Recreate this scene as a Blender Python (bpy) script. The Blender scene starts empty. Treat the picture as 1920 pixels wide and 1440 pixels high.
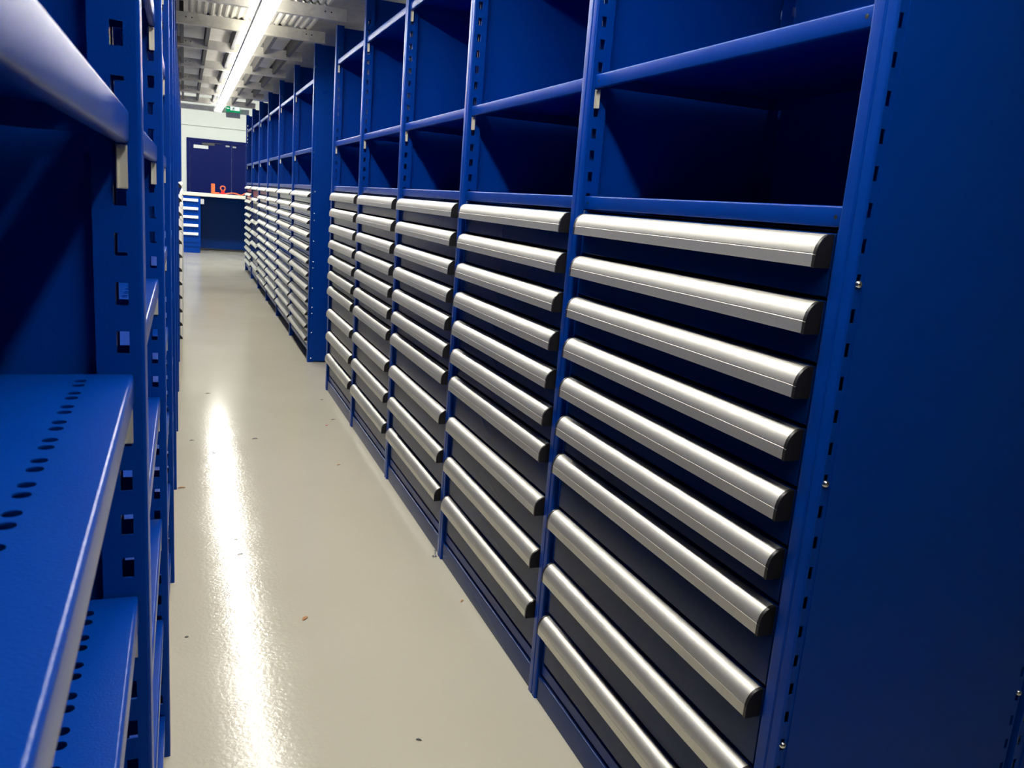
import bpy, bmesh, math, random
from mathutils import Matrix, Vector
random.seed(7)
SC = bpy.context.scene
COL = SC.collection
PI = math.pi

# ------------------------------------------------------------------ camera
cam_d = bpy.data.cameras.new('camera')
cam = bpy.data.objects.new('camera', cam_d)
COL.objects.link(cam)
SC.camera = cam
cam.matrix_world = Matrix(((0.930039, 0.006464, -0.367405, -0.96362), (-0.359446, 0.223702, -0.905956, 0.00000), (0.076333, 0.974636, 0.210374, 1.43204), (0, 0, 0, 1)))
cam_d.sensor_width = 36.0
cam_d.lens = 1548.46 / 1920 * 36
cam_d.clip_start = 0.01
cam_d.clip_end = 60
cam_d.dof.use_dof = True
cam_d.dof.focus_distance = 2.6
cam_d.dof.aperture_fstop = 16

# ------------------------------------------------------------------ world, exposure, lamp strengths
w = bpy.data.worlds.new('world')
SC.world = w
w.use_nodes = True
w.node_tree.nodes['Background'].inputs[0].default_value = (0.8, 0.9, 1.0, 1)
w.node_tree.nodes['Background'].inputs[1].default_value = 0.015
SC.view_settings.view_transform = 'Standard'
SC.view_settings.look = 'None'
SC.view_settings.gamma = 1
SC.view_settings.use_curve_mapping = False
SC.view_settings.exposure = -0.1
STRIP = 52.0          # aisle light strip
ROOM = 160.0           # lamp over the workbench

# ------------------------------------------------------------------ materials
def new_mat(name):
    m = bpy.data.materials.new(name)
    m.use_nodes = True
    nt = m.node_tree
    return m, nt, nt.nodes['Principled BSDF']

def simple(name, col, rough=0.5, metal=0.0, spec=0.5, bump=0.0, scale=200, var=0.0, tint=(1, 1, 1)):
    m, nt, b = new_mat(name)
    b.inputs['Base Color'].default_value = (*col, 1)
    b.inputs['Roughness'].default_value = rough
    b.inputs['Metallic'].default_value = metal
    b.inputs['Specular IOR Level'].default_value = spec
    b.inputs['Specular Tint'].default_value = (*tint, 1)
    tc = nt.nodes.new('ShaderNodeTexCoord')
    n = nt.nodes.new('ShaderNodeTexNoise')
    n.inputs['Scale'].default_value = scale
    nt.links.new(tc.outputs['Object'], n.inputs['Vector'])
    if bump:
        bp = nt.nodes.new('ShaderNodeBump')
        bp.inputs['Strength'].default_value = bump
        bp.inputs['Distance'].default_value = 0.001
        nt.links.new(n.outputs['Fac'], bp.inputs['Height'])
        nt.links.new(bp.outputs['Normal'], b.inputs['Normal'])
    if var:
        n2 = nt.nodes.new('ShaderNodeTexNoise')
        n2.inputs['Scale'].default_value = 6
        nt.links.new(tc.outputs['Object'], n2.inputs['Vector'])
        mr = nt.nodes.new('ShaderNodeMapRange')
        mr.inputs['To Min'].default_value = max(0, rough - var)
        mr.inputs['To Max'].default_value = rough + var
        nt.links.new(n2.outputs['Fac'], mr.inputs['Value'])
        nt.links.new(mr.outputs['Result'], b.inputs['Roughness'])
    return m

M = {}
M['blue'] = simple('blue_powder_coat', (0.0, 0.037, 0.28), 0.30, spec=0.22, tint=(0.55, 0.72, 1.0), bump=0.25, scale=420, var=0.05)
M['farfront'] = simple('glossy_drawer_paint', (0.004, 0.020, 0.10), 0.15, spec=0.9)
M['front'] = simple('blue_drawer_paint', (0.0, 0.018, 0.12), 0.24, spec=0.28, tint=(0.6, 0.75, 1.0), var=0.03)
M['door'] = simple('violet_blue_door_paint', (0.002, 0.008, 0.10), 0.6, spec=0.12, bump=0.15, scale=300)
M['black'] = simple('black_plastic', (0.012, 0.011, 0.010), 0.38, bump=0.3, scale=500)
M['zinc'] = simple('zinc_plated_clip', (0.72, 0.70, 0.60), 0.42, 0.6, bump=0.1)
M['bolt_or_lit_slot'] = simple('zinc_bolt_or_lit_slot', (0.85, 0.84, 0.78), 0.22, 1.0)
M['white'] = simple('white_enamel', (0.80, 0.81, 0.78), 0.45)
M['top'] = simple('pale_worktop', (0.62, 0.60, 0.52), 0.45, bump=0.2)
M['paper'] = simple('white_paper', (0.85, 0.86, 0.86), 0.7)
M['orange'] = simple('orange_plastic', (0.85, 0.13, 0.03), 0.4)
M['red'] = simple('red_plastic', (0.62, 0.02, 0.015), 0.35)
M['grey'] = simple('grey_plastic', (0.45, 0.46, 0.45), 0.5)
M['darkgrey'] = simple('dark_grey_metal', (0.06, 0.06, 0.065), 0.5, 0.3)
M['green'] = simple('sign_green', (0.0, 0.26, 0.09), 0.4)
M['leaf'] = simple('dry_leaf', (0.42, 0.20, 0.08), 0.8)
M['chip'] = simple('dark_chip', (0.03, 0.03, 0.035), 0.6)
M['redchip'] = simple('red_chip', (0.5, 0.05, 0.03), 0.6)

def alu():
    m, nt, b = new_mat('brushed_aluminium')
    b.inputs['Metallic'].default_value = 0.95
    tc = nt.nodes.new('ShaderNodeTexCoord')
    mp = nt.nodes.new('ShaderNodeMapping')
    mp.inputs['Scale'].default_value = (30, 700, 30)
    n = nt.nodes.new('ShaderNodeTexNoise')
    n.inputs['Scale'].default_value = 1.0
    n.inputs['Detail'].default_value = 3
    nt.links.new(tc.outputs['Object'], mp.inputs['Vector'])
    nt.links.new(mp.outputs['Vector'], n.inputs['Vector'])
    cr = nt.nodes.new('ShaderNodeMapRange')
    cr.inputs['To Min'].default_value = 0.46
    cr.inputs['To Max'].default_value = 0.58
    nt.links.new(n.outputs['Fac'], cr.inputs['Value'])
    nt.links.new(cr.outputs['Result'], b.inputs['Roughness'])
    mx = nt.nodes.new('ShaderNodeMix')
    mx.data_type = 'RGBA'
    mx.inputs['A'].default_value = (0.62, 0.61, 0.55, 1)
    mx.inputs['B'].default_value = (0.76, 0.745, 0.68, 1)
    nt.links.new(n.outputs['Fac'], mx.inputs['Factor'])
    nt.links.new(mx.outputs['Result'], b.inputs['Base Color'])
    return m
M['alu'] = alu()

def galv():
    m, nt, b = new_mat('galvanised_steel')
    b.inputs['Metallic'].default_value = 0.25
    b.inputs['Roughness'].default_value = 0.38
    tc = nt.nodes.new('ShaderNodeTexCoord')
    v = nt.nodes.new('ShaderNodeTexVoronoi')
    v.inputs['Scale'].default_value = 28
    nt.links.new(tc.outputs['Object'], v.inputs['Vector'])
    mx = nt.nodes.new('ShaderNodeMix')
    mx.data_type = 'RGBA'
    mx.inputs['A'].default_value = (0.70, 0.68, 0.60, 1)
    mx.inputs['B'].default_value = (0.84, 0.82, 0.73, 1)
    nt.links.new(v.outputs['Color'], mx.inputs['Factor'])
    nt.links.new(mx.outputs['Result'], b.inputs['Base Color'])
    return m
M['galv'] = galv()

def floor_mat():
    m, nt, b = new_mat('grey_epoxy_floor')
    tc = nt.nodes.new('ShaderNodeTexCoord')
    n = nt.nodes.new('ShaderNodeTexNoise')
    n.inputs['Scale'].default_value = 1.6
    n.inputs['Detail'].default_value = 6
    nt.links.new(tc.outputs['Object'], n.inputs['Vector'])
    mx = nt.nodes.new('ShaderNodeMix')
    mx.data_type = 'RGBA'
    mx.inputs['A'].default_value = (0.50, 0.468, 0.362, 1)
    mx.inputs['B'].default_value = (0.55, 0.515, 0.415, 1)
    nt.links.new(n.outputs['Fac'], mx.inputs['Factor'])
    nt.links.new(mx.outputs['Result'], b.inputs['Base Color'])
    mr = nt.nodes.new('ShaderNodeMapRange')
    mr.inputs['To Min'].default_value = 0.08
    mr.inputs['To Max'].default_value = 0.17
    nt.links.new(n.outputs['Fac'], mr.inputs['Value'])
    nt.links.new(mr.outputs['Result'], b.inputs['Roughness'])
    b.inputs['Specular IOR Level'].default_value = 0.30
    n1 = nt.nodes.new('ShaderNodeTexNoise'); n1.inputs['Scale'].default_value = 3.5
    n2 = nt.nodes.new('ShaderNodeTexNoise'); n2.inputs['Scale'].default_value = 75; n2.inputs['Detail'].default_value = 4
    nt.links.new(tc.outputs['Object'], n1.inputs['Vector'])
    nt.links.new(tc.outputs['Object'], n2.inputs['Vector'])
    b1 = nt.nodes.new('ShaderNodeBump'); b1.inputs['Strength'].default_value = 0.35; b1.inputs['Distance'].default_value = 0.004
    b2 = nt.nodes.new('ShaderNodeBump'); b2.inputs['Strength'].default_value = 0.6; b2.inputs['Distance'].default_value = 0.0009
    nt.links.new(n1.outputs['Fac'], b1.inputs['Height'])
    nt.links.new(n2.outputs['Fac'], b2.inputs['Height'])
    nt.links.new(b1.outputs['Normal'], b2.inputs['Normal'])
    nt.links.new(b2.outputs['Normal'], b.inputs['Normal'])
    return m
M['floor'] = floor_mat()

def wall_mat():
    m, nt, b = new_mat('painted_block_wall')
    tc = nt.nodes.new('ShaderNodeTexCoord')
    n = nt.nodes.new('ShaderNodeTexNoise')
    n.inputs['Scale'].default_value = 30
    nt.links.new(tc.outputs['Object'], n.inputs['Vector'])
    bp = nt.nodes.new('ShaderNodeBump'); bp.inputs['Strength'].default_value = 0.2
    bp.inputs['Distance'].default_value = 0.003
    nt.links.new(n.outputs['Fac'], bp.inputs['Height'])
    nt.links.new(bp.outputs['Normal'], b.inputs['Normal'])
    b.inputs['Base Color'].default_value = (0.80, 0.82, 0.77, 1)
    b.inputs['Roughness'].default_value = 0.75
    return m
M['wall'] = wall_mat()

def emit(name, col, s):
    m, nt, b = new_mat(name)
    b.inputs['Base Color'].default_value = (0.9, 0.9, 0.9, 1)
    b.inputs['Emission Color'].default_value = (*col, 1)
    b.inputs['Emission Strength'].default_value = s
    return m
M['tube'] = emit('lit_diffuser', (1.0, 0.965, 0.90), STRIP)
M['added_uptube'] = emit('added_uplight_glow', (1.0, 0.965, 0.90), 20.0)  # glow for the added upward strips, not a known lamp part
M['signwhite'] = emit('backlit_sign_white', (0.9, 1.0, 0.9), 0.9)
M['signgreen'] = emit('backlit_sign_green', (0.0, 0.36, 0.14), 0.7)
M['signgreen'].node_tree.nodes['Principled BSDF'].inputs['Base Color'].default_value = (0.0, 0.26, 0.09, 1)
M['roomtube'] = emit('lit_room_lamp', (0.97, 1.0, 0.97), ROOM)

# ------------------------------------------------------------------ mesh helpers
class MB:
    def __init__(s): s.v = []; s.f = []; s.sm = []
    def box(s, x0, x1, y0, y1, z0, z1):
        b = len(s.v)
        s.v += [(x0,y0,z0),(x1,y0,z0),(x1,y1,z0),(x0,y1,z0),(x0,y0,z1),(x1,y0,z1),(x1,y1,z1),(x0,y1,z1)]
        s.f += [tuple(b+i for i in q) for q in ((0,3,2,1),(4,5,6,7),(0,1,5,4),(1,2,6,5),(2,3,7,6),(3,0,4,7))]
        return s
    def prism(s, pts, a0, a1, axis='y', caps=True):
        """extrude a closed 2-D profile; pts are (x,z) for axis y, (x,y) for axis z, (y,z) for axis x"""
        b = len(s.v); n = len(pts)
        for a in (a0, a1):
            for p, q in pts:
                s.v.append((p, a, q) if axis == 'y' else (p, q, a) if axis == 'z' else (a, p, q))
        for i in range(n):
            j = (i+1) % n
            s.f.append((b+i, b+j, b+n+j, b+n+i))
        if caps:
            s.f.append(tuple(b+i for i in range(n))[::-1]); s.f.append(tuple(b+n+i for i in range(n)))
        return s
    def lathe(s, prof, c, axis='y', n=20):
        """prof (r, h) revolved about axis through c"""
        b = len(s.v)
        for r, h in prof:
            for k in range(n):
                a = 2*PI*k/n
                u, v = r*math.cos(a), r*math.sin(a)
                if axis == 'y': s.v.append((c[0]+u, c[1]+h, c[2]+v))
                elif axis == 'z': s.v.append((c[0]+u, c[1]+v, c[2]+h))
                else: s.v.append((c[0]+h, c[1]+u, c[2]+v))
        for i in range(len(prof)-1):
            for k in range(n):
                l = (k+1) % n
                s.f.append((b+i*n+k, b+i*n+l, b+(i+1)*n+l, b+(i+1)*n+k))
        s.f.append(tuple(b+k for k in range(n))); s.f.append(tuple(b+(len(prof)-1)*n+k for k in range(n)))
        return s
    def mesh(s, name, mat, bevel=0, smooth=True):
        me = bpy.data.meshes.new(name)
        me.from_pydata(s.v, [], s.f)
        bm = bmesh.new(); bm.from_mesh(me)
        bmesh.ops.recalc_face_normals(bm, faces=bm.faces)
        if bevel:
            es = [e for e in bm.edges if len(e.link_faces) == 2 and e.calc_face_angle(0) > 0.6]
            bmesh.ops.bevel(bm, geom=es, offset=bevel, segments=2, affect='EDGES', clamp_overlap=True)
        bm.to_mesh(me); bm.free()
        me.materials.append(mat)
        if smooth:
            me.polygons.foreach_set('use_smooth', [True]*len(me.polygons))
            me.set_sharp_from_angle(angle=0.6)
        return me

def link(name, me, parent=None, loc=(0,0,0), rotz=0):
    o = bpy.data.objects.new(name, me)
    COL.objects.link(o)
    if parent: o.parent = parent
    o.location = loc
    o.rotation_euler[2] = rotz
    return o

def thing(name, label, cat, loc=(0,0,0), rotz=0, group=None, me=None):
    o = link(name, me, None, loc, rotz)
    o['label'] = label; o['category'] = cat
    if group: o['group'] = group
    return o

def struct(name, me, loc=(0,0,0)):
    o = link(name, me, None, loc); o['kind'] = 'structure'; return o

CACHE = {}
def cached(key, fn):
    if key not in CACHE: CACHE[key] = fn()
    return CACHE[key]

# ------------------------------------------------------------------ shelving parts (local: x = depth into the shelf, y along the row, z up)
DEPTH = 0.603
TOPZ = 2.53
HW = 0.026           # half width of an upright
REC = 0.012          # shelf lips and drawer fronts sit this far behind the upright's face
SLOT0, SLOTP = 0.1094, 0.0543
SLOTS = [SLOT0 + i*SLOTP for i in range(int((TOPZ-0.15)/SLOTP))]

def web(mb, y, x0, x1, sx, sw, sh):
    """thin perforated side face of an upright: two rails and the bars between the slots"""
    t = 0.0009
    a, b = sx - sw/2, sx + sw/2
    if a > x0: mb.box(x0, a, y-t, y+t, 0, TOPZ)
    mb.box(b, x1, y-t, y+t, 0, TOPZ)
    z = 0
    for s in SLOTS:
        mb.box(a, b, y-t, y+t, z, s-sh/2); z = s+sh/2
    mb.box(a, b, y-t, y+t, z, TOPZ)

def upright_mesh(end):
    mb = MB()
    r = 0.004
    out = []
    for k in range(5):
        a = PI/2*k/4
        out.append((r - r*math.sin(a), -HW + r - r*math.cos(a)))
    left = out
    mid = [(0, -0.006), (0.0022, -0.0035), (0.0022, -0.0005), (0, 0.002)]
    right = [(x, -y) for x, y in reversed(left)]
    prof = left + mid + right
    inner = [(x + 0.0016, y*0.96) for x, y in reversed(prof)]
    mb.prism(prof + inner, 0, TOPZ, 'z')
    if end: web(mb, -HW+0.0009, r, 0.05, 0.0085, 0.0085, 0.022)
    else: web(mb, -HW+0.0009, r, 0.05, 0.0225, 0.013, 0.025)
    web(mb, HW-0.0009, r, 0.05, 0.0225, 0.013, 0.025)
    return mb.mesh('upright', M['blue'])

def rear_upright_mesh():
    mb = MB()
    mb.box(DEPTH-0.0016, DEPTH, -HW, HW, 0, TOPZ)
    for y in (-HW+0.0009, HW-0.0009):
        m2 = MB(); web(m2, y, 0.0016, 0.045, 0.0085, 0.0085, 0.022)
        b = len(mb.v)
        mb.v += [(DEPTH - x, yy, z) for x, yy, z in m2.v]
        mb.f += [tuple(b+i for i in q) for q in m2.f]
    return mb.mesh('rear_upright', M['blue'])

def side_panel_mesh():
    return MB().box(0.03, DEPTH-0.03, -0.0012, 0.0012, 0.03, TOPZ-0.01).mesh('side_panel', M['blue'])

def end_panel_mesh(sign):
    y = sign*(HW+0.0012)
    return MB().box(0.019, DEPTH-0.027, y-0.001, y+0.001, 0.01, TOPZ-0.005).mesh('end_panel', M['blue'])

def back_panel_mesh(L):
    return MB().box(DEPTH-0.004, DEPTH-0.002, HW, L-HW, 0.05, TOPZ-0.01).mesh('back_panel', M['blue'])

def shelf_mesh(L, holes, lip=0.034, z0=0.0):
    """folded steel shelf, top at z 0; with a row of paired round holes if asked"""
    mb = MB()
    x0 = REC; r = 0.004
    prof = []
    for k in range(5):
        a = PI/2*k/4
        prof.append((x0 + r - r*math.sin(a), -r + r*math.cos(a)))
    prof += [(x0, -lip+0.003), (x0+0.001, -lip+0.001), (x0+0.003, -lip), (x0+0.013, -lip), (x0+0.013, -lip+0.0015),
             (x0+0.003, -lip+0.0015), (x0+0.0015, -lip+0.003), (x0+0.0015, -r), (x0+r, -0.0015)]
    a0, a1 = HW+0.003, L-HW-0.003
    mb.prism(prof, a0, a1, 'y')
    xe = DEPTH-0.03
    if not holes:
        mb.box(x0+r, xe, a0, a1, -0.0015, 0)
    else:
        cx, hw, rad = 0.0625, 0.010, 0.0065
        mb.box(x0+r, cx-hw, a0, a1, -0.0015, 0)
        mb.box(cx+hw, xe, a0, a1, -0.0015, 0)
        ys = []
        y = 0.062
        while y < L-0.06:
            ys += [y, y+0.021]; y += 0.0555
        cuts = [a0]
        for i in range(len(ys)-1): cuts.append((ys[i]+ys[i+1])/2)
        cuts.append(a1)
        for i, yc in enumerate(ys):
            ya, yb = cuts[i], cuts[i+1]
            n = 12
            b = len(mb.v)
            inner, outer = [], []
            for k in range(n):
                a = 2*PI*(k+0.5)/n
                c, s = math.cos(a), math.sin(a)
                inner.append((cx+rad*c, yc+rad*s))
                # hit the cell border
                tx = hw/abs(c) if abs(c) > 1e-6 else 1e9
                ty = ((yb-yc) if s > 0 else (yc-ya))/abs(s) if abs(s) > 1e-6 else 1e9
                t = min(tx, ty)
                outer.append((cx+t*c, yc+t*s))
            for z in (0, -0.0015):
                mb.v += [(p, q, z) for p, q in inner] + [(p, q, z) for p, q in outer]
            for k in range(n):
                l = (k+1) % n
                mb.f.append((b+k, b+l, b+n+l, b+n+k))
                mb.f.append((b+2*n+k, b+2*n+l, b+3*n+l, b+3*n+k))
                mb.f.append((b+k, b+l, b+2*n+l, b+2*n+k))
            # corner fillers
            for sx_ in (-1, 1):
                for yy in (ya, yb):
                    cand = [o for o in outer]
                    corner = (cx+sx_*hw, yy)
                    on_x = [o for o in cand if abs(o[0]-corner[0]) < 1e-6 and (o[1]-yc)*(yy-yc) > 0]
                    on_y = [o for o in cand if abs(o[1]-yy) < 1e-6 and (o[0]-cx)*sx_ > 0]
                    if on_x and on_y:
                        p = max(on_x, key=lambda o: abs(o[1]-yc)); q = max(on_y, key=lambda o: abs(o[0]-cx))
                        b2 = len(mb.v)
                        mb.v += [(p[0], p[1], 0), (corner[0], corner[1], 0), (q[0], q[1], 0)]
                        mb.f.append((b2, b2+1, b2+2))
    # side folds and rear fold
    mb.box(x0+0.006, xe, a0, a0+0.0015, -0.028, -0.0015)
    mb.box(x0+0.006, xe, a1-0.0015, a1, -0.028, -0.0015)
    mb.box(xe-0.0015, xe, a0, a1, -0.028, -0.0015)
    return mb.mesh('shelf', M['blue'])

def hole_mesh():
    return MB().lathe([(0.0038, 0), (0.0038, 0.0006)], (0, 0, 0), 'x', 12).mesh('screw_hole', M['black'])  # flat black disc standing for a dark screw hole in the lip

def clip_mesh():
    mb = MB()
    pr = [(0, 0), (0.011, 0), (0.011, -0.0012), (0.0014, -0.0012), (0.0014, 0.0105), (0, 0.012)]
    mb.prism([(0, -0.006), (0.009, -0.006), (0.011, -0.002), (0.011, 0.005), (0.0095, 0.006), (0.0095, 0.001), (0.008, -0.0045), (0, -0.0045)], -0.046, 0.0, 'z')
    mb.box(0.001, 0.009, -0.0045, 0.003, -0.004, -0.001)
    return mb.mesh('shelf_clip', M['zinc'], 0.0006)

def bolt_or_lit_slot_mesh():
    return MB().lathe([(0.0062, 0), (0.0062, 0.002), (0.0052, 0.0045), (0.0030, 0.0060), (0.0012, 0.0064), (0.0010, 0.0050)], (0, 0, 0), 'y', 20).mesh('bolt_or_lit_slot', M['bolt_or_lit_slot'])

def foot_mesh():
    return MB().lathe([(0.011, 0), (0.011, 0.004), (0.0045, 0.005), (0.0045, 0.03)], (0, 0, 0), 'z', 14).mesh('levelling_foot', M['bolt_or_lit_slot'])

def plinth_mesh(L):
    mb = MB()
    pr = [(0.006, 0.001), (0.006, 0.072), (0.0068, 0.0745), (0.009, 0.076), (0.040, 0.076), (0.040, 0.0745), (0.0105, 0.0745), (0.0078, 0.071), (0.0078, 0.001)]
    mb.prism(pr, HW+0.0005, L-HW-0.0005, 'y')
    return mb.mesh('plinth', M['front'])

def low_rail_mesh(L):
    return MB().prism([(0.012, 0.085), (0.012, 0.118), (0.04, 0.118), (0.04, 0.1165), (0.0135, 0.1165), (0.0135, 0.085)], HW+0.0005, L-HW-0.0005, 'y').mesh('bottom_rail', M['blue'])

def bay(y0, L, right, shelves, label, group, holes=False, extra=False, near_end=False, base='plinth', bolts_and_lit_slots=(), screw_holes=(), rear_bolts=(), bx=0.0085, xf=-1.006):
    """one shelving bay between seams y0 and y0+L. right: front face at x=0 looking to -x; left row is turned round."""
    if right: loc, rz = (0, y0, 0), 0
    else: loc, rz = (xf, y0+L, 0), PI
    t = thing('shelving_bay', label, 'shelving', loc, rz, group)
    ys = [0, L] if extra else [0]
    for y in ys:
        endhere = near_end and ((right and y == 0) or (not right and y == L))
        um = cached(('up', endhere, TOPZ), lambda: upright_mesh(endhere))
        u = link('upright', um, t, (0, y, 0))
        if endhere and not right: u.scale[1] = -1
        link('rear_upright', cached(('rup', TOPZ), rear_upright_mesh), t, (0, y, 0))
        if endhere:
            s = -1 if right else 1
            p = link('end_panel', cached(('ep', s, TOPZ), lambda: end_panel_mesh(s)), t, (0, y, 0))
            for z in bolts_and_lit_slots:
                link('bolt_or_lit_slot', cached('bolt_or_lit_slot', bolt_or_lit_slot_mesh), p, (bx, s*(HW+(0.0022 if bx > 0.02 else 0.0003)), z), PI if s < 0 else 0)
            for z in rear_bolts:
                link('bolt_or_lit_slot', cached('bolt_or_lit_slot', bolt_or_lit_slot_mesh), p, (DEPTH-0.0085, s*(HW+0.0003), z), PI if s < 0 else 0)
        else:
            link('side_panel', cached(('sp', TOPZ), side_panel_mesh), t, (0, y, 0))
    link('back_panel', cached(('bp', L, TOPZ), lambda: back_panel_mesh(L)), t)
    for z in shelves:
        s = link('shelf', cached(('sh', L, holes), lambda: shelf_mesh(L, holes)), t, (0, 0, z))
        for yy, sg in ((HW+0.0065, 1), (L-HW-0.0065, -1)):
            c = link('shelf_clip', cached('clip', clip_mesh), s, (REC+0.002, yy, -0.036))
            c.scale[1] = sg
    for z in screw_holes:
        for yy in (HW+0.022, L-HW-0.022):
            link('screw_hole', cached('scr', hole_mesh), t, (REC-0.0004, yy, z))
    if base == 'plinth': link('plinth', cached(('pl', L), lambda: plinth_mesh(L)), t)
    else: link('bottom_rail', cached(('lr', L), lambda: low_rail_mesh(L)), t)
    return t

# ------------------------------------------------------------------ drawer cabinets
# handle profile in (x, z), x = 0 at the drawer front, negative towards the aisle; z = 0 at the handle's lower edge
HP = [(0.0, 0.0535), (-0.006, 0.0533), (-0.013, 0.0515), (-0.019, 0.0475), (-0.0245, 0.0415), (-0.0285, 0.0345), (-0.0312, 0.0262),
      (-0.0318, 0.0225), (-0.0311, 0.0217), (-0.0311, 0.0211), (-0.0318, 0.0203), (-0.0322, 0.0005), (-0.0316, 0.0)]
def handle_mesh(L):
    inn = [(-0.0292, 0.0), (-0.0292, 0.024), (-0.0265, 0.032), (-0.0225, 0.039), (-0.0175, 0.0448), (-0.012, 0.0487), (-0.0055, 0.0508), (0.0, 0.051)]
    return MB().prism(HP + inn, 0.007, L-0.007, 'y').mesh('handle', M['alu'])
HP2 = [(0.0, 0.0430), (-0.003, 0.0430), (-0.0225, 0.0250), (-0.0300, 0.0175), (-0.0325, 0.0150), (-0.0315, 0.0140), (-0.0325, 0.0130), (-0.0355, 0.0005), (-0.0350, 0.0)]
def handle2_mesh(L):
    inn = [(-0.0335, 0.0), (-0.0305, 0.0135), (-0.0215, 0.0225), (-0.003, 0.0405), (0.0, 0.0405)]
    return MB().prism(HP2 + inn, 0.007, L-0.007, 'y').mesh('handle', M['alu'])
def cap2_mesh():
    return MB().prism(HP2 + [(-0.002, -0.001), (0.0, 0.001)], 0, 0.007, 'y').mesh('end_cap', M['black'])
def cap_mesh():
    pr = [(x-(0.0006 if x < -0.001 else 0), z+(0.0006 if z > 0.03 else -0.0008)) for x, z in HP] + [(-0.002, -0.001), (0.0, 0.001)]
    return MB().prism(pr, 0, 0.007, 'y').mesh('end_cap', M['black'], 0.0)
def drawer_mesh(L, h, far=False):
    mb = MB()
    r = 0.0015
    pr = [(0.0, 0.006), (0.0, h-r), (r, h), (0.016, h), (0.016, h-0.001), (0.0175, 0.006)]
    pr = [(r, 0.0), (0.0, r), (0.0, h-0.004), (0.0012, h-0.0012), (0.004, h), (0.018, h), (0.018, 0.0)]
    mb.prism(pr, 0, L, 'y')
    mb.box(0.018, 0.50, 0.015, 0.017, 0.008, h*0.8)
    mb.box(0.018, 0.50, L-0.017, L-0.015, 0.008, h*0.8)
    mb.box(0.018, 0.50, 0.017, L-0.017, 0.008, 0.0095)
    return mb.mesh('drawer', M['farfront' if far else 'front'])
def housing_mesh(a0, a1):
    mb = MB()
    t = 0.0085
    z0, z1 = 0.084, 1.434
    mb.box(REC+0.001, 0.56, a0, a0+t, z0, z1)
    mb.box(REC+0.001, 0.56, a1-t, a1, z0, z1)
    mb.box(0.03, 0.56, a0+t, a1-t, z1-0.0015, z1)
    mb.box(REC+0.001, 0.04, a0+t, a1-t, z0, 0.116)
    mb.box(0.03, 0.56, a0+t, a1-t, z0, z0+0.0015)
    mb.box(0.555, 0.56, a0+t, a1-t, z0+0.002, z1-0.002)
    return mb.mesh('housing', M['blue'], 0.0008)

def cabinet(y0, L, right, pitches, label, group):
    if right: loc, rz = (0, y0, 0), 0
    else: loc, rz = (-1.006, y0+L, 0), PI
    t = thing('drawer_cabinet', label, 'drawer cabinet', loc, rz, group)
    a0, a1 = HW+0.006, L-HW-0.006
    link('housing', cached(('hs', L), lambda: housing_mesh(a0, a1)), t)
    d0, d1 = a0+0.010, a1-0.010
    if not right: d0, d1 = a0+0.010, a1-0.010
    top = 1.431
    far = L > 1.1
    for p in pitches:
        h = p-0.006
        d = link('drawer', cached(('dr', L, h), lambda: drawer_mesh(d1-d0, h, far)), t, (REC, d0, top-p+0.003))
        hz = (p-0.003) - 0.0595 + 0.001
        Lh = d1-d0-0.004
        o = 0.002
        link('handle', cached(('hd', L), lambda: (handle2_mesh if far else handle_mesh)(Lh)), d, (0, o, hz))
        link('end_cap', cached(('cap', far), cap2_mesh if far else cap_mesh), d, (0, o, hz))
        link('end_cap', cached(('cap', far), cap2_mesh if far else cap_mesh), d, (0, o+Lh-0.007, hz))
        top -= p
    return t

# ------------------------------------------------------------------ the setting
def plane_box(name, x0, x1, y0, y1, z0, z1, mat): return struct(name, MB().box(x0, x1, y0, y1, z0, z1).mesh(name, mat))
WY = 20.0
plane_box('floor', -4, 4, -4, WY+0.2, -0.1, 0, M['floor'])
wm = MB().box(-4, 4, WY, WY+0.2, 0, 2.590).box(-4, 4, WY, WY+0.2, 2.610, 3.7).box(-4, 4, WY+0.04, WY+0.2, 2.590, 2.610)
struct('wall_back', wm.mesh('wall_back', M['wall']))
plane_box('wall_left', -4.2, -4, -4, WY+0.2, 0, 3.7, M['wall'])
plane_box('wall_right', 4, 4.2, -4, WY+0.2, 0, 3.7, M['wall'])
plane_box('ceiling', -4, 4, -4, WY+0.2, 3.7, 3.8, M['grey'])

# double door in the back wall
dr = struct('door_1', None, (0, WY, 0))
fx0, fx1, fz = -0.915, 0.95, 2.345
link('door_frame', MB().box(fx0, fx0+0.065, -0.03, 0.0, 0, fz).box(fx1-0.065, fx1, -0.03, 0, 0, fz).box(fx0+0.065, fx1-0.065, -0.03, 0, fz-0.07, fz).mesh('door_frame', M['door'], 0.002), dr)
for a, b_ in ((fx0+0.068, 0.015), (0.019, fx1-0.068)):
    lf = link('door_leaf', MB().box(a, b_, -0.018, -0.001, 0.005, fz-0.073).mesh('door_leaf', M['door'], 0.002), dr)
    if a < 0:
        c = link('door_closer', MB().box(-0.60, -0.34, -0.045, -0.019, 2.215, 2.262).box(-0.44, -0.20, -0.05, -0.04, 2.262, 2.272).mesh('door_closer', M['darkgrey'], 0.003), lf)
        link('door_sign', MB().box(-0.77, -0.47, -0.022, -0.019, 2.135, 2.205).mesh('door_sign', M['white']), lf)
        link('bracket', MB().box(-0.11, -0.03, -0.04, -0.019, 2.215, 2.25).mesh('bracket', M['grey'], 0.003), lf)
    else:
        link('bracket', MB().box(0.04, 0.11, -0.04, -0.019, 2.205, 2.24).mesh('bracket', M['grey'], 0.003), lf)

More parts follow.
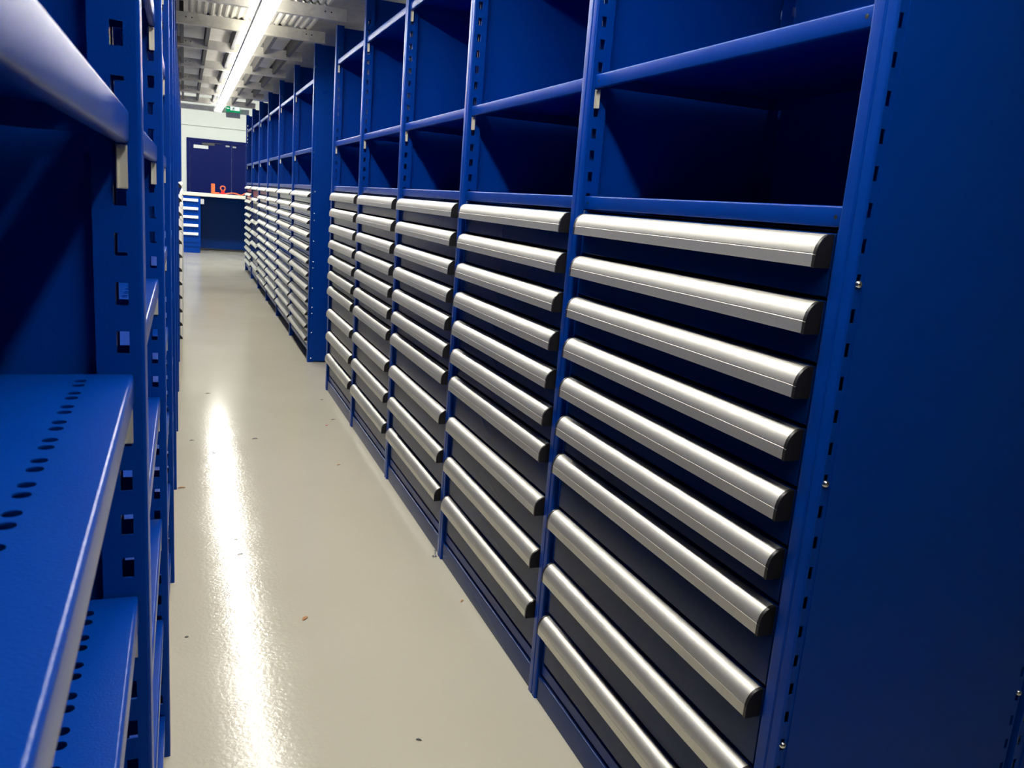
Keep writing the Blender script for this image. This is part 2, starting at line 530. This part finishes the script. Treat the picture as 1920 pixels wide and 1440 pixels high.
# mezzanine deck over the aisle
dm = MB().box(-3.0, 3.0, -1.5, 13.72, 2.688, 2.71)
deck = thing('mezzanine_deck', 'grey galvanised steel deck above the aisle, resting on rails and joists', 'deck', me=dm.mesh('mezzanine_deck', M['galv']))
JY = [5.87, 6.80, 8.15, 9.48, 10.85, 12.15, 13.62, 14.97]
JN = ['nearest', 'second', 'third', 'fourth', 'fifth', 'sixth', 'seventh', 'farthest']
def joist_mesh():
    mb = MB()
    h = 0.078; t = 0.002
    mb.prism([(0, 0), (0.045, 0), (0.045, 0.012), (0.043, 0.012), (0.043, t), (t, t), (t, h-t), (0.043, h-t), (0.043, h-0.012), (0.045, h-0.012), (0.045, h), (0, h)], -1.02, 0.04, 'x')
    for x in (-0.945, -0.905, -0.10, -0.06):
        mb.lathe([(0.005, -0.0006), (0.005, 0.0002)], (x, 0, 0.045), 'y', 10)
    return mb
jm = joist_mesh().mesh('steel_joist', M['galv'])
jm.materials.append(M['black'])
for p in jm.polygons:
    xs = [jm.vertices[i].co.x for i in p.vertices]
    if max(xs)-min(xs) < 0.02 and len(p.vertices) >= 4 and -0.96 < sum(xs)/len(xs) < -0.05: p.material_index = 1
for y, n in zip(JY, JN):
    thing('steel_joist', 'galvanised steel joist across the aisle overhead, %s from the camera' % n, 'joist', (0, y, 2.531 if y < 7 else 2.562), 0, 'joists under the mezzanine deck', jm)
def rail_mesh():
    mb = MB()
    for a, b in zip(JY[1:6], JY[2:7]): mb.box(-0.014, 0.014, a+0.047, b-0.001, 2.585, 2.687)
    return mb.mesh('deck_rail', M['darkgrey'])
for x, n in ((-0.975, 'beside the left shelving'), (-0.78, 'second from the left shelving'), (-0.565, 'just left of the light strip'), (-0.285, 'just right of the light strip'), (-0.085, 'beside the right shelving')):
    me = cached('rail', rail_mesh)
    thing('deck_rail', 'dark steel rail running lengthwise under the deck, ' + n, 'rail', (x, 0, 0), 0, 'lengthwise rails under the deck', me)
# ribbed sheet over the cross-aisle
mb = MB()
x = -0.93; y0, y1 = 5.93, 6.79
pts_t = []
while x < -0.08:
    pts_t += [(x, 2.630), (x+0.014, 2.614), (x+0.026, 2.614), (x+0.040, 2.630)]
    x += 0.046
mb.prism(pts_t + [(p, q+0.002) for p, q in reversed(pts_t)], 5.90, 6.84, 'y')
thing('ribbed_sheet', 'ribbed galvanised sheet over the cross-aisle between the two nearest joists', 'sheet', me=mb.mesh('ribbed_sheet', M['galv']))
mb = MB()
mb.prism(pts_t + [(p, q+0.002) for p, q in reversed(pts_t)], 4.60, 5.85, 'y')
thing('ribbed_sheet', 'ribbed galvanised sheet overhead on the camera side of the nearest joist', 'sheet', me=mb.mesh('ribbed_sheet', M['galv']))

# light strip
ls = thing('light_strip', 'long white fluorescent light strip hanging under the joists along the aisle', 'light', (-0.49, 0, 2.45))
link('lamp_housing', MB().box(-0.050, 0.050, -0.6, 13.95, 0.045, 0.055).box(-0.024, 0.024, -0.6, 13.95, 0.055, 0.0805).box(-0.050, -0.0485, -0.6, 13.95, 0.018, 0.045).box(0.0485, 0.050, -0.6, 13.95, 0.018, 0.045).mesh('lamp_housing', M['white'], 0.002), ls)  # side lips added to cut the light thrown sideways
dp = [(0.0475, 0.0445), (-0.0475, 0.0445), (-0.0475, 0.040), (0.0475, 0.040)]
link('diffuser', MB().prism(dp, -0.58, 13.93, 'y').mesh('diffuser', M['tube']), ls)
link('added_uplight', MB().box(-0.049, -0.026, -0.58, 13.93, 0.0552, 0.058).box(0.026, 0.049, -0.58, 13.93, 0.0552, 0.058).mesh('added_uplight', M['added_uptube']), ls)  # glowing strips added on the housing to brighten the joists and deck
rl = thing('ceiling_lamp', 'white ceiling lamp in front of the back wall, above the workbench', 'light', (-0.3, 16.15, 3.55))
link('lamp_housing', MB().box(-1.3, 1.3, -0.1, 0.1, 0.05, 0.15).mesh('lamp_housing', M['white'], 0.004), rl)
link('diffuser', MB().box(-1.28, 1.28, -0.085, 0.085, 0.0, 0.049).mesh('diffuser', M['roomtube']), rl)

# exit sign
ex = thing('exit_sign', 'green and white emergency exit sign hanging at the farthest joist', 'sign', (-0.21, 14.92, 2.49))
link('sign_panel', MB().box(-0.108, 0.108, 0, 0.03, 0.085, 0.215).mesh('sign_panel', M['signgreen'], 0.001), ex)
pic = MB().box(-0.045, 0.10, -0.0015, 0, 0.115, 0.175)
pic.box(-0.10, -0.06, -0.0015, 0, 0.135, 0.15)
link('pictogram', pic.mesh('pictogram', M['signwhite']), ex)
run = MB()
run.box(-0.005, 0.012, -0.003, -0.0015, 0.136, 0.158).lathe([(0.006, -0.003), (0.006, -0.0015)], (0.01, 0, 0.166), 'y', 10)
run.box(0.012, 0.03, -0.003, -0.0015, 0.148, 0.153).box(-0.02, -0.005, -0.003, -0.0015, 0.143, 0.148)
run.box(-0.012, -0.005, -0.003, -0.0015, 0.118, 0.136).box(0.008, 0.022, -0.003, -0.0015, 0.120, 0.132)
link('running_figure', run.mesh('running_figure', M['green']), ex)
link('sign_lower_box', MB().box(-0.11, 0.11, 0.0, 0.045, 0.0, 0.083).mesh('sign_lower_box', M['grey'], 0.003), ex)  # plain grey box below the sign panel

# ------------------------------------------------------------------ right-hand rows
ORD = ['nearest the camera', 'second from the camera', 'third from the camera', 'fourth from the camera', 'fifth from the camera', 'sixth from the camera']
Y0 = 1.03
P10 = [0.109]*6 + [0.1635]*4
P12 = [0.109]*12
P8 = [0.1635]*8
RZ = [1.472, 1.774, 2.310]
for k in range(5):
    bay(Y0+k, 1.0, True, RZ, 'blue steel open shelves above silver-handled drawers, near right-hand row, bay %s' % ORD[k],
        'shelving bays of the near right-hand row', extra=(k == 4), near_end=(k == 0), bolts_and_lit_slots=(1.354, 1.028, 0.544, 0.12), rear_bolts=(1.354, 0.553, 0.12), screw_holes=(1.454, 1.757, 2.293))
    cabinet(Y0+k, 1.0, True, P10, 'blue cabinet of ten drawers with long silver handles, near right-hand row, %s' % ORD[k], 'drawer cabinets of the near right-hand row')
bay(Y0, 1.0, False, RZ, 'blue steel shelving bay standing back to back behind the nearest right-hand bay', 'shelving bays behind the right-hand row', extra=True, near_end=True, rear_bolts=(1.354, 0.553), xf=1.228)
FO = ['nearest, beside the cross-aisle', 'second from the cross-aisle', 'third from the cross-aisle', 'fourth from the cross-aisle', 'fifth from the cross-aisle', 'farthest, next to the workbench']
FY, FL = 7.07, 1.32
TOPZ = 2.56
for k in range(6):
    pt = P8 if k == 4 else P12
    num = 'eight' if k == 4 else 'twelve'
    bay(FY+k*FL, FL, True, RZ, 'blue steel open shelves above drawers, far right-hand row, bay %s' % FO[k],
        'shelving bays of the far right-hand row', extra=(k == 5), near_end=(k == 0), base='rail', bolts_and_lit_slots=(1.42, 1.245, 1.19, 1.02, 0.85, 0.80, 0.63, 0.47, 0.42, 0.256, 0.035), bx=0.028)  # some of these bolts stand in for slots with light shining through
    cabinet(FY+k*FL, FL, True, pt, 'blue cabinet of %s drawers with silver handles, far right-hand row, %s' % (num, FO[k]), 'drawer cabinets of the far right-hand row')

# ------------------------------------------------------------------ left-hand rows
TOPZ = 2.53
LZ = [0.10, 0.384, 0.645, 0.942, 1.214, 1.500, 1.775, 2.045, 2.31]
LO = ['nearest, right beside the camera', 'second from the camera', 'third from the camera', 'fourth from the camera', 'fifth from the camera', 'sixth, beside the cross-aisle']
for k in range(6):
    bay(Y0-1+k, 1.0, False, LZ, 'blue steel open shelving bay of the near left-hand row, %s' % LO[k], 'open shelving bays of the near left-hand row',
        holes=True, extra=(k == 0), base='none')
TOPZ = 2.56
for k in range(6):
    bay(FY+k*FL, FL, False, RZ, 'blue steel open shelves above drawers, far left-hand row, bay %s' % FO[k],
        'shelving bays of the far left-hand row', extra=(k == 0), near_end=(k == 0), base='rail')
    cabinet(FY+k*FL, FL, False, P12, 'blue cabinet of drawers with silver handles, far left-hand row, %s' % FO[k], 'drawer cabinets of the far left-hand row')

# ------------------------------------------------------------------ workbench at the end of the aisle
BY = 18.2
wb = thing('workbench', 'standing workbench with pale worktop and blue drawer pedestal at the aisle end', 'workbench', (0, BY, 0))
link('worktop', MB().box(-2.2, 1.4, 0, 0.82, 1.140, 1.202).mesh('worktop', M['top'], 0.003), wb)
link('modesty_panel', MB().box(-0.66, 1.35, 0.78, 0.80, 0.05, 1.139).mesh('modesty_panel', M['front']), wb)
cx0, cx1 = -1.56, -0.662
link('pedestal', MB().box(cx0, cx1, 0.035, 0.76, 0.125, 1.1395).box(cx0+0.01, cx1-0.01, 0.05, 0.75, 0.0, 0.125).mesh('pedestal', M['blue'], 0.002), wb)
ztop = 1.128
for p in (0.168, 0.168, 0.168, 0.168, 0.25):
    dm_ = MB().box(cx0+0.012, cx1-0.03, 0.02, 0.034, ztop-p+0.005, ztop-0.002).mesh('drawer', M['blue'], 0.0015)
    d = link('drawer', dm_, wb)
    hz = ztop-0.10
    mbh = MB()
    pts = [(0.02+x*1.0, z) for x, z in HP] + [(0.02, 0.0)]
    mbh.prism([(y, z+hz) for y, z in pts], cx0+0.03, cx1-0.045, 'x')
    link('handle', mbh.mesh('handle', M['white']), d)
    ztop -= p
link('socket_box', MB().box(-0.66, -0.595, 0.04, 0.075, 0.985, 1.085).mesh('socket_box', M['grey'], 0.003), wb)
TZ = 1.202
def sheet(x0, x1, y0, y1, z, rot, label):
    me = MB().box(-(x1-x0)/2, (x1-x0)/2, -(y1-y0)/2, (y1-y0)/2, 0, 0.004).mesh('paper_stack', M['paper'])
    thing('paper_stack', label, 'paper', ((x0+x1)/2, (y0+y1)/2, z), rot, 'papers on the workbench', me)
sheet(-0.95, -0.66, BY+0.06, BY+0.28, TZ, 0.2, 'white papers at the left end of the visible worktop')
sheet(-0.62, -0.50, BY+0.10, BY+0.4, TZ, -0.4, 'white papers left of the orange holder on the worktop')
sheet(-0.30, -0.06, BY+0.05, BY+0.24, TZ, 0.1, 'white papers under the red cable on the worktop')
oh = MB().box(-0.035, 0.035, -0.03, 0.03, 0, 0.205).box(-0.03, 0.125, -0.028, 0.028, 0, 0.035)
thing('orange_holder', 'bright orange L-shaped holder standing on the worktop', 'holder', (-0.415, BY+0.3, TZ), me=oh.mesh('orange_holder', M['orange'], 0.004))
td = thing('tape_dispenser', 'small red tape dispenser on the worktop right of the orange holder', 'tape dispenser', (-0.225, BY+0.3, TZ))
link('dispenser_body', MB().box(-0.045, 0.045, -0.03, 0.03, 0.0, 0.04).box(-0.03, 0.03, -0.02, 0.02, 0.04, 0.09).mesh('dispenser_body', M['red'], 0.006), td)
ring = MB()
n = 24
rp = []
for k in range(n):
    a = 2*PI*k/n
    for rr, yy in ((0.055, -0.02), (0.055, 0.02), (0.035, 0.02), (0.035, -0.02)):
        ring.v.append((rr*math.cos(a), yy, 0.125+rr*math.sin(a)))
for k in range(n):
    l = (k+1) % n
    for j in range(4): ring.f.append((4*k+j, 4*k+(j+1) % 4, 4*l+(j+1) % 4, 4*l+j))
link('tape_roll', ring.mesh('tape_roll', M['orange']), td)
def tube(name, pts, r, mat, label, cat):
    P = [Vector(p) for p in pts]
    path = []
    for i in range(len(P)-1):
        a, b, c, d = P[max(i-1, 0)], P[i], P[i+1], P[min(i+2, len(P)-1)]
        for k in range(6):
            u = k/6
            path.append(0.5*((2*b) + (c-a)*u + (2*a-5*b+4*c-d)*u*u + (3*b-a-3*c+d)*u**3))
    path.append(P[-1])
    mb = MB(); n = 8
    for i, p in enumerate(path):
        t_ = (path[min(i+1, len(path)-1)] - path[max(i-1, 0)]).normalized()
        s_ = t_.cross(Vector((0, 0, 1))).normalized(); u_ = s_.cross(t_)
        for k in range(n):
            q = p + s_*r*math.cos(2*PI*k/n) + u_*r*math.sin(2*PI*k/n)
            mb.v.append(tuple(q))
    for i in range(len(path)-1):
        for k in range(n):
            l = (k+1) % n
            mb.f.append((i*n+k, i*n+l, (i+1)*n+l, (i+1)*n+k))
    mb.f.append(tuple(range(n))); mb.f.append(tuple((len(path)-1)*n+k for k in range(n)))
    return thing(name, label, cat, me=mb.mesh(name, mat))
tube('cable', [(-0.17, BY+0.32, TZ+0.016), (-0.05, BY+0.34, TZ+0.04), (0.03, BY+0.3, TZ+0.035), (0.10, BY+0.22, TZ+0.016), (0.15, BY+0.22, TZ+0.016), (0.21, BY+0.3, TZ+0.05), (0.32, BY+0.32, TZ+0.06), (0.5, BY+0.35, TZ+0.016)], 0.011, M['orange'], 'orange-red cable lying in curves across the worktop right of the tape dispenser', 'cable')

# ------------------------------------------------------------------ levelling foot and litter on the floor
link('levelling_foot', foot_mesh(), [o for o in bpy.data.objects if o.name.startswith('shelving_bay') and abs(o.location.y-3.03) < .01 and o.location.x == 0][0], (-0.018, 0, 0))
def flake(x, y, lx, ly, mat, label, rot, kind='debris_chip', cat='litter', bend=0.4):
    mb = MB(); n = 6
    for i in range(n+1):
        u = i/n
        wd = ly*math.sin(PI*(0.12+0.76*u))*(0.8+0.4*random.random())
        z = 0.0004 + bend*lx*u*(1-u)
        for s in (-1, 1):
            for dz in (0, 0.0008): mb.v.append(((u-0.5)*lx, s*wd/2, z+dz))
    for i in range(n):
        a, b = 4*i, 4*i+4
        mb.f += [(a+1, a+3, b+3, b+1), (a, b, b+2, a+2), (a, a+1, b+1, b), (a+2, b+2, b+3, a+3)]
    mb.f += [(0, 2, 3, 1), (4*n, 4*n+1, 4*n+3, 4*n+2)]
    thing(kind, label, cat, (x, y, 0.0003), rot, 'scraps on the floor', mb.mesh(kind, mat))
flake(-0.589, 2.637, 0.030, 0.014, M['leaf'], 'curled brown leaf scrap lying alone in the middle of the floor', 0.9, 'dry_leaf', 'leaf')
flake(-0.986, 4.023, 0.035, 0.016, M['leaf'], 'brown leaf scrap at the foot of the left shelving', 0.2, 'dry_leaf', 'leaf')
flake(-0.768, 3.206, 0.022, 0.006, M['chip'], 'dark sliver lying in the bright lamp reflection, its nearer edge', 0.5)
flake(-0.776, 3.357, 0.014, 0.006, M['chip'], 'small dark scrap in the lamp reflection behind the larger sliver', 0.1)
flake(-0.382, 1.904, 0.016, 0.007, M['chip'], 'dark curled scrap nearest the camera, right of the lamp reflection', -0.6)
flake(-0.966, 2.599, 0.012, 0.009, M['chip'], 'dark crumb near the left shelving, left of the lamp reflection', 0)
flake(-0.82, 5.937, 0.030, 0.010, M['chip'], 'dark scrap at the far end of the lamp reflection', 0.2)
flake(-0.081, 5.184, 0.026, 0.009, M['chip'], 'dark scrap beside the plinth of the far bay of the near right-hand row', 0.3)
flake(-0.142, 5.05, 0.022, 0.010, M['redchip'], 'red scrap near the plinth of the near right-hand row', 0.8)
flake(-0.593, 4.804, 0.030, 0.008, M['chip'], 'dark scrap right of the lamp reflection, in the far half of the floor', 0)
flake(-0.822, 4.554, 0.022, 0.008, M['chip'], 'dark scrap at the left edge of the lamp reflection, far part', 0)
flake(-0.933, 4.809, 0.024, 0.012, M['chip'], 'grey-black crumb between lamp reflection and left shelving', 0.3)
flake(-0.073, 5.711, 0.026, 0.01, M['chip'], 'dark scrap near the far end of the near right-hand row', 0.3)
flake(-0.201, 4.266, 0.020, 0.008, M['leaf'], 'pale brown scrap in front of the fourth right-hand cabinet', 0.4)
flake(-0.024, 2.64, 0.020, 0.008, M['leaf'], 'tiny brown scrap against the plinth of the second right-hand cabinet', 0.9)
